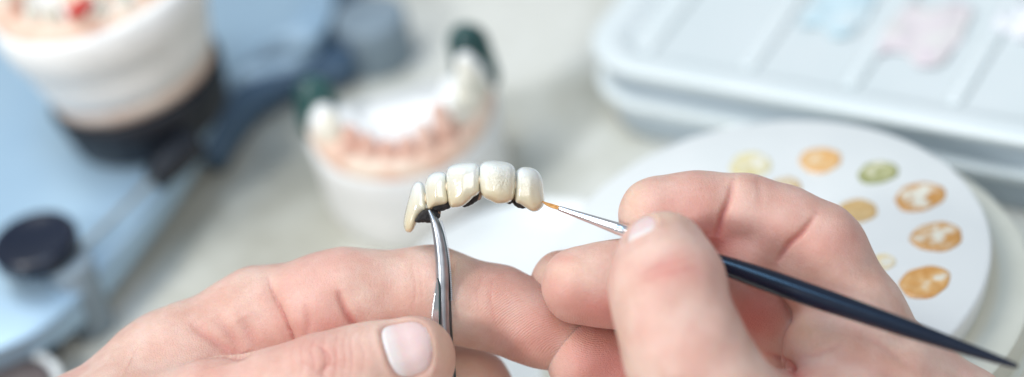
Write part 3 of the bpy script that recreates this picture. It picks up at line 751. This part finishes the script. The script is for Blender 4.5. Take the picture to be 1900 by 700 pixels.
# ------------------------------------------------------------------ articulator with mounted cast, left
BLUE = mottled('blue_anodised', (.37,.54,.70), (.43,.60,.74), 25, .32, metal=.25)
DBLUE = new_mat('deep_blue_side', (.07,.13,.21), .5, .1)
GREYM = mottled('grey_cast_metal', (.22,.29,.35), (.28,.35,.41), 60, .6, metal=.1)
BLK = new_mat('black_rubber', (.006,.009,.016), .5)
az = 2.0
outl = [(636,-260),(628,-20),(612,48),(570,86),(500,98),(450,112),(430,150),(405,225),(330,330),(230,452),(115,588),(25,640),(-120,690),(-330,720),(-330,-260)]
po = [T(x, y, az)[:2] for x, y in outl]; po = chaikin(np.array(po), 2)
art = empty('articulator', (po[:,0].mean(), po[:,1].mean(), 0), 'blue metal articulator frame with black knob and thin steel pin', 'articulator')
cpo = po.mean(0)
def inset(p, d): 
    v = p-cpo; return p-v/np.linalg.norm(v, axis=1)[:, None]*d
if sum(po[i][0]*po[(i+1) % len(po)][1]-po[(i+1) % len(po)][0]*po[i][1] for i in range(len(po))) < 0: po = po[::-1]
mesh('frame_plate', *layered([(inset(po,.25),1.82),(inset(po,.05),1.88),(inset(po,.1),1.96),(inset(po,.22),az)]), BLUE, art)
mesh('frame_side', *layered([(inset(po,.65),.85),(inset(po,.5),.95),(inset(po,.4),1.815)]), BLUE, art)
pl2 = chaikin(np.array([T(x, y, 1.3)[:2] for x, y in [(655,-260),(660,60),(650,108),(600,122),(540,134),(470,172),(430,225),(395,285),(330,230),(380,60),(400,-260)]]), 2)
mesh('frame_arm', *layered([(pl2,.25),(pl2,1.3)]), DBLUE, art)
def cyl(name, px, py, z0, z1, r, mat, parent, dome=.1, taper=0):
    c = T(px, py, z1); return mesh(name, *lathe((c[0], c[1], z0), (0,0,1), [(0,r+taper-.05),(.05,r+taper),(z1-z0-dome,r),(z1-z0-dome*.3,r-dome*.3),(z1-z0,r-dome)], 48), mat, parent)
cyl('foot', 682, 25, 0, 1.9, 1.25, GREYM, art, .2)
for x, y in ((-150,560),(60,640),(-200,-100)):
    c = T(x, y, .5); mesh('rubber_foot', *lathe((c[0], c[1], 0), (0,0,1), [(0,.7),(.05,.75),(.54,.75)], 24), BLK, art)
KNB = new_mat('black_gloss_plastic', (.006,.012,.03), .22)
# knob on its stub, steel pin running back to a black clamp
kc = T(60,440,3.4)
mesh('knob', *lathe((kc[0], kc[1], 2.75), (0,0,1), [(0,1.15),(.08,1.3),(.5,1.33),(.6,1.27),(.65,1.15),(.6,1.0),(.52,.3)], 48), KNB, art)
mesh('knob_stub', *lathe((kc[0]+.1, kc[1]-.05, az-.0), (0,0,1), [(0,.55),(.745,.5)], 32), GREYM, art)
cyl('post', 128, 484, 0, 2.72, .66, GREYM, art, .1)
pin = tube([T(150,462,2.4),T(230,385,2.5),T(325,290,2.6)], [.09,.09,.1], n=16)
mesh('pin', *pin, new_mat('pin_steel', (.5,.52,.5), .3, 1), art)
mesh('clamp', *tube([T(288,332,2.5),T(320,298,2.6),T(360,262,2.7)], [.42,.56,.54], n=24), BLK, art)
# mounted cast: black ring, plaster cone, gum and teeth
m0 = T(280,210,2.35); 
mc = empty('dental_cast', (m0[0], m0[1], 2.3), 'tapered plaster cast with pinkish gum set in a black ring on the blue articulator', 'dental cast')
lean = np.array([-.08, .05, 1.0])
mesh('mounting_ring', *lathe((m0[0], m0[1], 2.02), lean, [(0,2.1),(.08,2.45),(.25,2.6),(1.65,2.86),(1.74,2.78),(1.75,2.4)], 64), BLK, mc)
cone = mottled('mounted_plaster', (.82,.82,.80), (.90,.90,.885), 60, .6, .0003)
mesh('plaster_wedge', *lathe(np.array([m0[0], m0[1], 2.02])+lean*1.7, lean, [(0,2.60),(.62,2.76),(.66,2.72)], 64), mottled('peach_plaster', (.74,.56,.46), (.82,.72,.64), 60, .6), mc)
mesh('plaster_body', *lathe(np.array([m0[0], m0[1], 2.02])+lean*2.355, lean, [(0,2.76),(.5,2.9),(1.1,3.05),(1.6,3.2),(1.68,3.3),(2.3,3.42),(2.9,3.42),(3.0,3.3),(3.05,2.9)], 64), cone, mc)
tz = np.array([m0[0], m0[1], 2.02])+lean*5.3
A2 = lambda t, s=1: tz+np.array([math.sin(t*1.9)*2.75*s, -math.cos(t*1.9)*2.65*s, 0])
tt = np.linspace(-1, 1, 24)
sdf_part('gum_ridge', [(A2(a), A2(b), .48, .48) for a, b in zip(tt[:-1], tt[1:])]+[(A2(0,.3), A2(0,-.6), 1.0, 1.2)], GUM, mc, .08)
for i, t_ in enumerate(np.linspace(-.95, .95, 14)):
    sdf_part('tooth', [(A2(t_)+[0,0,.2], A2(t_, .96)+[0,0,.95], .30, .2)], IVO if i % 3 else PINK, mc, .07)
mesh('ring_notch', *lathe(T(186,196,3.9)-[0,0,.5], (0,0,1), [(0,.25),(.3,.22),(.55,.05)], 16), BLK, mc)
RED = new_mat('red_wax', (.62,.05,.04), .4)
rp = T(150,18,5.2); mesh('wax_mark', *tube([T(128,26,8.3),T(148,16,8.4),T(168,2,8.4)], [.14,.24,.16], n=12), RED, mc)

# ------------------------------------------------------------------ white cup in the lower left corner
uc = T(8,722,1.0)
cup = empty('small_pot', (uc[0], uc[1], 0), 'small white-rimmed pot of dark brown material in the lower left corner', 'pot')
mesh('pot_wall', *lathe((uc[0], uc[1], 0), (0,0,1), [(0,1.5),(.1,1.6),(.9,1.72),(1.0,1.68),(.98,1.5),(.8,1.45)], 64), WHITE, cup)
mesh('pot_content', *lathe((uc[0], uc[1], .805), (0,0,1), [(0,1.40),(.1,1.42),(.16,1.2)], 48), mottled('taupe_paste', (.12,.09,.09), (.17,.14,.13), 90, .5), cup)

# ------------------------------------------------------------------ light
w_ = bpy.data.worlds.new('World'); sc.world = w_; w_.use_nodes = True
bg = w_.node_tree.nodes['Background']; bg.inputs['Color'].default_value = (.92,.965,1.0,1); bg.inputs['Strength'].default_value = .40
def area(name, loc, target, size, power, col, sy=None):
    l = bpy.data.lights.new(name, 'AREA'); l.shape = 'RECTANGLE'; l.size = size*.01; l.size_y = (sy or size)*.01; l.energy = power; l.color = col
    o = bpy.data.objects.new(name, l); COL.objects.link(o); loc = np.array(loc, float)
    o.location = loc*.01
    from mathutils import Vector
    o.rotation_euler = Vector(np.array(target, float)-loc).to_track_quat('-Z', 'Y').to_euler(); return o
area('window_light', (-50, 30, 120), (0, 0, 8), 80, 10.5, (1.0,.992,.955), 60)
area('front_fill', (25, -75, 95), (0, 5, 5), 90, 4.6, (1.0,.985,.975), 50)  # added soft fill from the viewer's side, no real fitting
hc = PW(1530,552,2.4)
area('handle_highlight_light', hc+125*(-.30*R_+.75*U_-.59*Fw), hc, 70, 3.6, (.25,.58,1.0), 22)  # blue light added only to draw the highlight along the brush handle
q_ = FOC+120*(-.68*R_-.70*Fw+.05*U_)
area('side_window', q_, FOC, 17, 8.2, (1,.995,.975), 18)

# ------------------------------------------------------------------ camera
cam = bpy.data.cameras.new('Camera'); co = bpy.data.objects.new('Camera', cam); COL.objects.link(co)
from mathutils import Matrix
M = Matrix(((R_[0], U_[0], -Fw[0], CAM[0]*.01), (R_[1], U_[1], -Fw[1], CAM[1]*.01), (R_[2], U_[2], -Fw[2], CAM[2]*.01), (0,0,0,1)))
co.matrix_world = M
cam.sensor_width = 36; cam.lens = 36*D0/(1900/PPC); cam.clip_start = .01; cam.clip_end = 20
cam.dof.use_dof = True; cam.dof.focus_distance = D0*.01
APER = 2.4                       # aperture diameter, cm
cam.dof.aperture_fstop = cam.lens/10/APER
sc.camera = co
sc.view_settings.view_transform = 'Standard'; sc.view_settings.look = 'None'; sc.view_settings.exposure = -0.2; sc.view_settings.gamma = 1
for o in sc.objects:
    if '_o' in o: del o['_o']
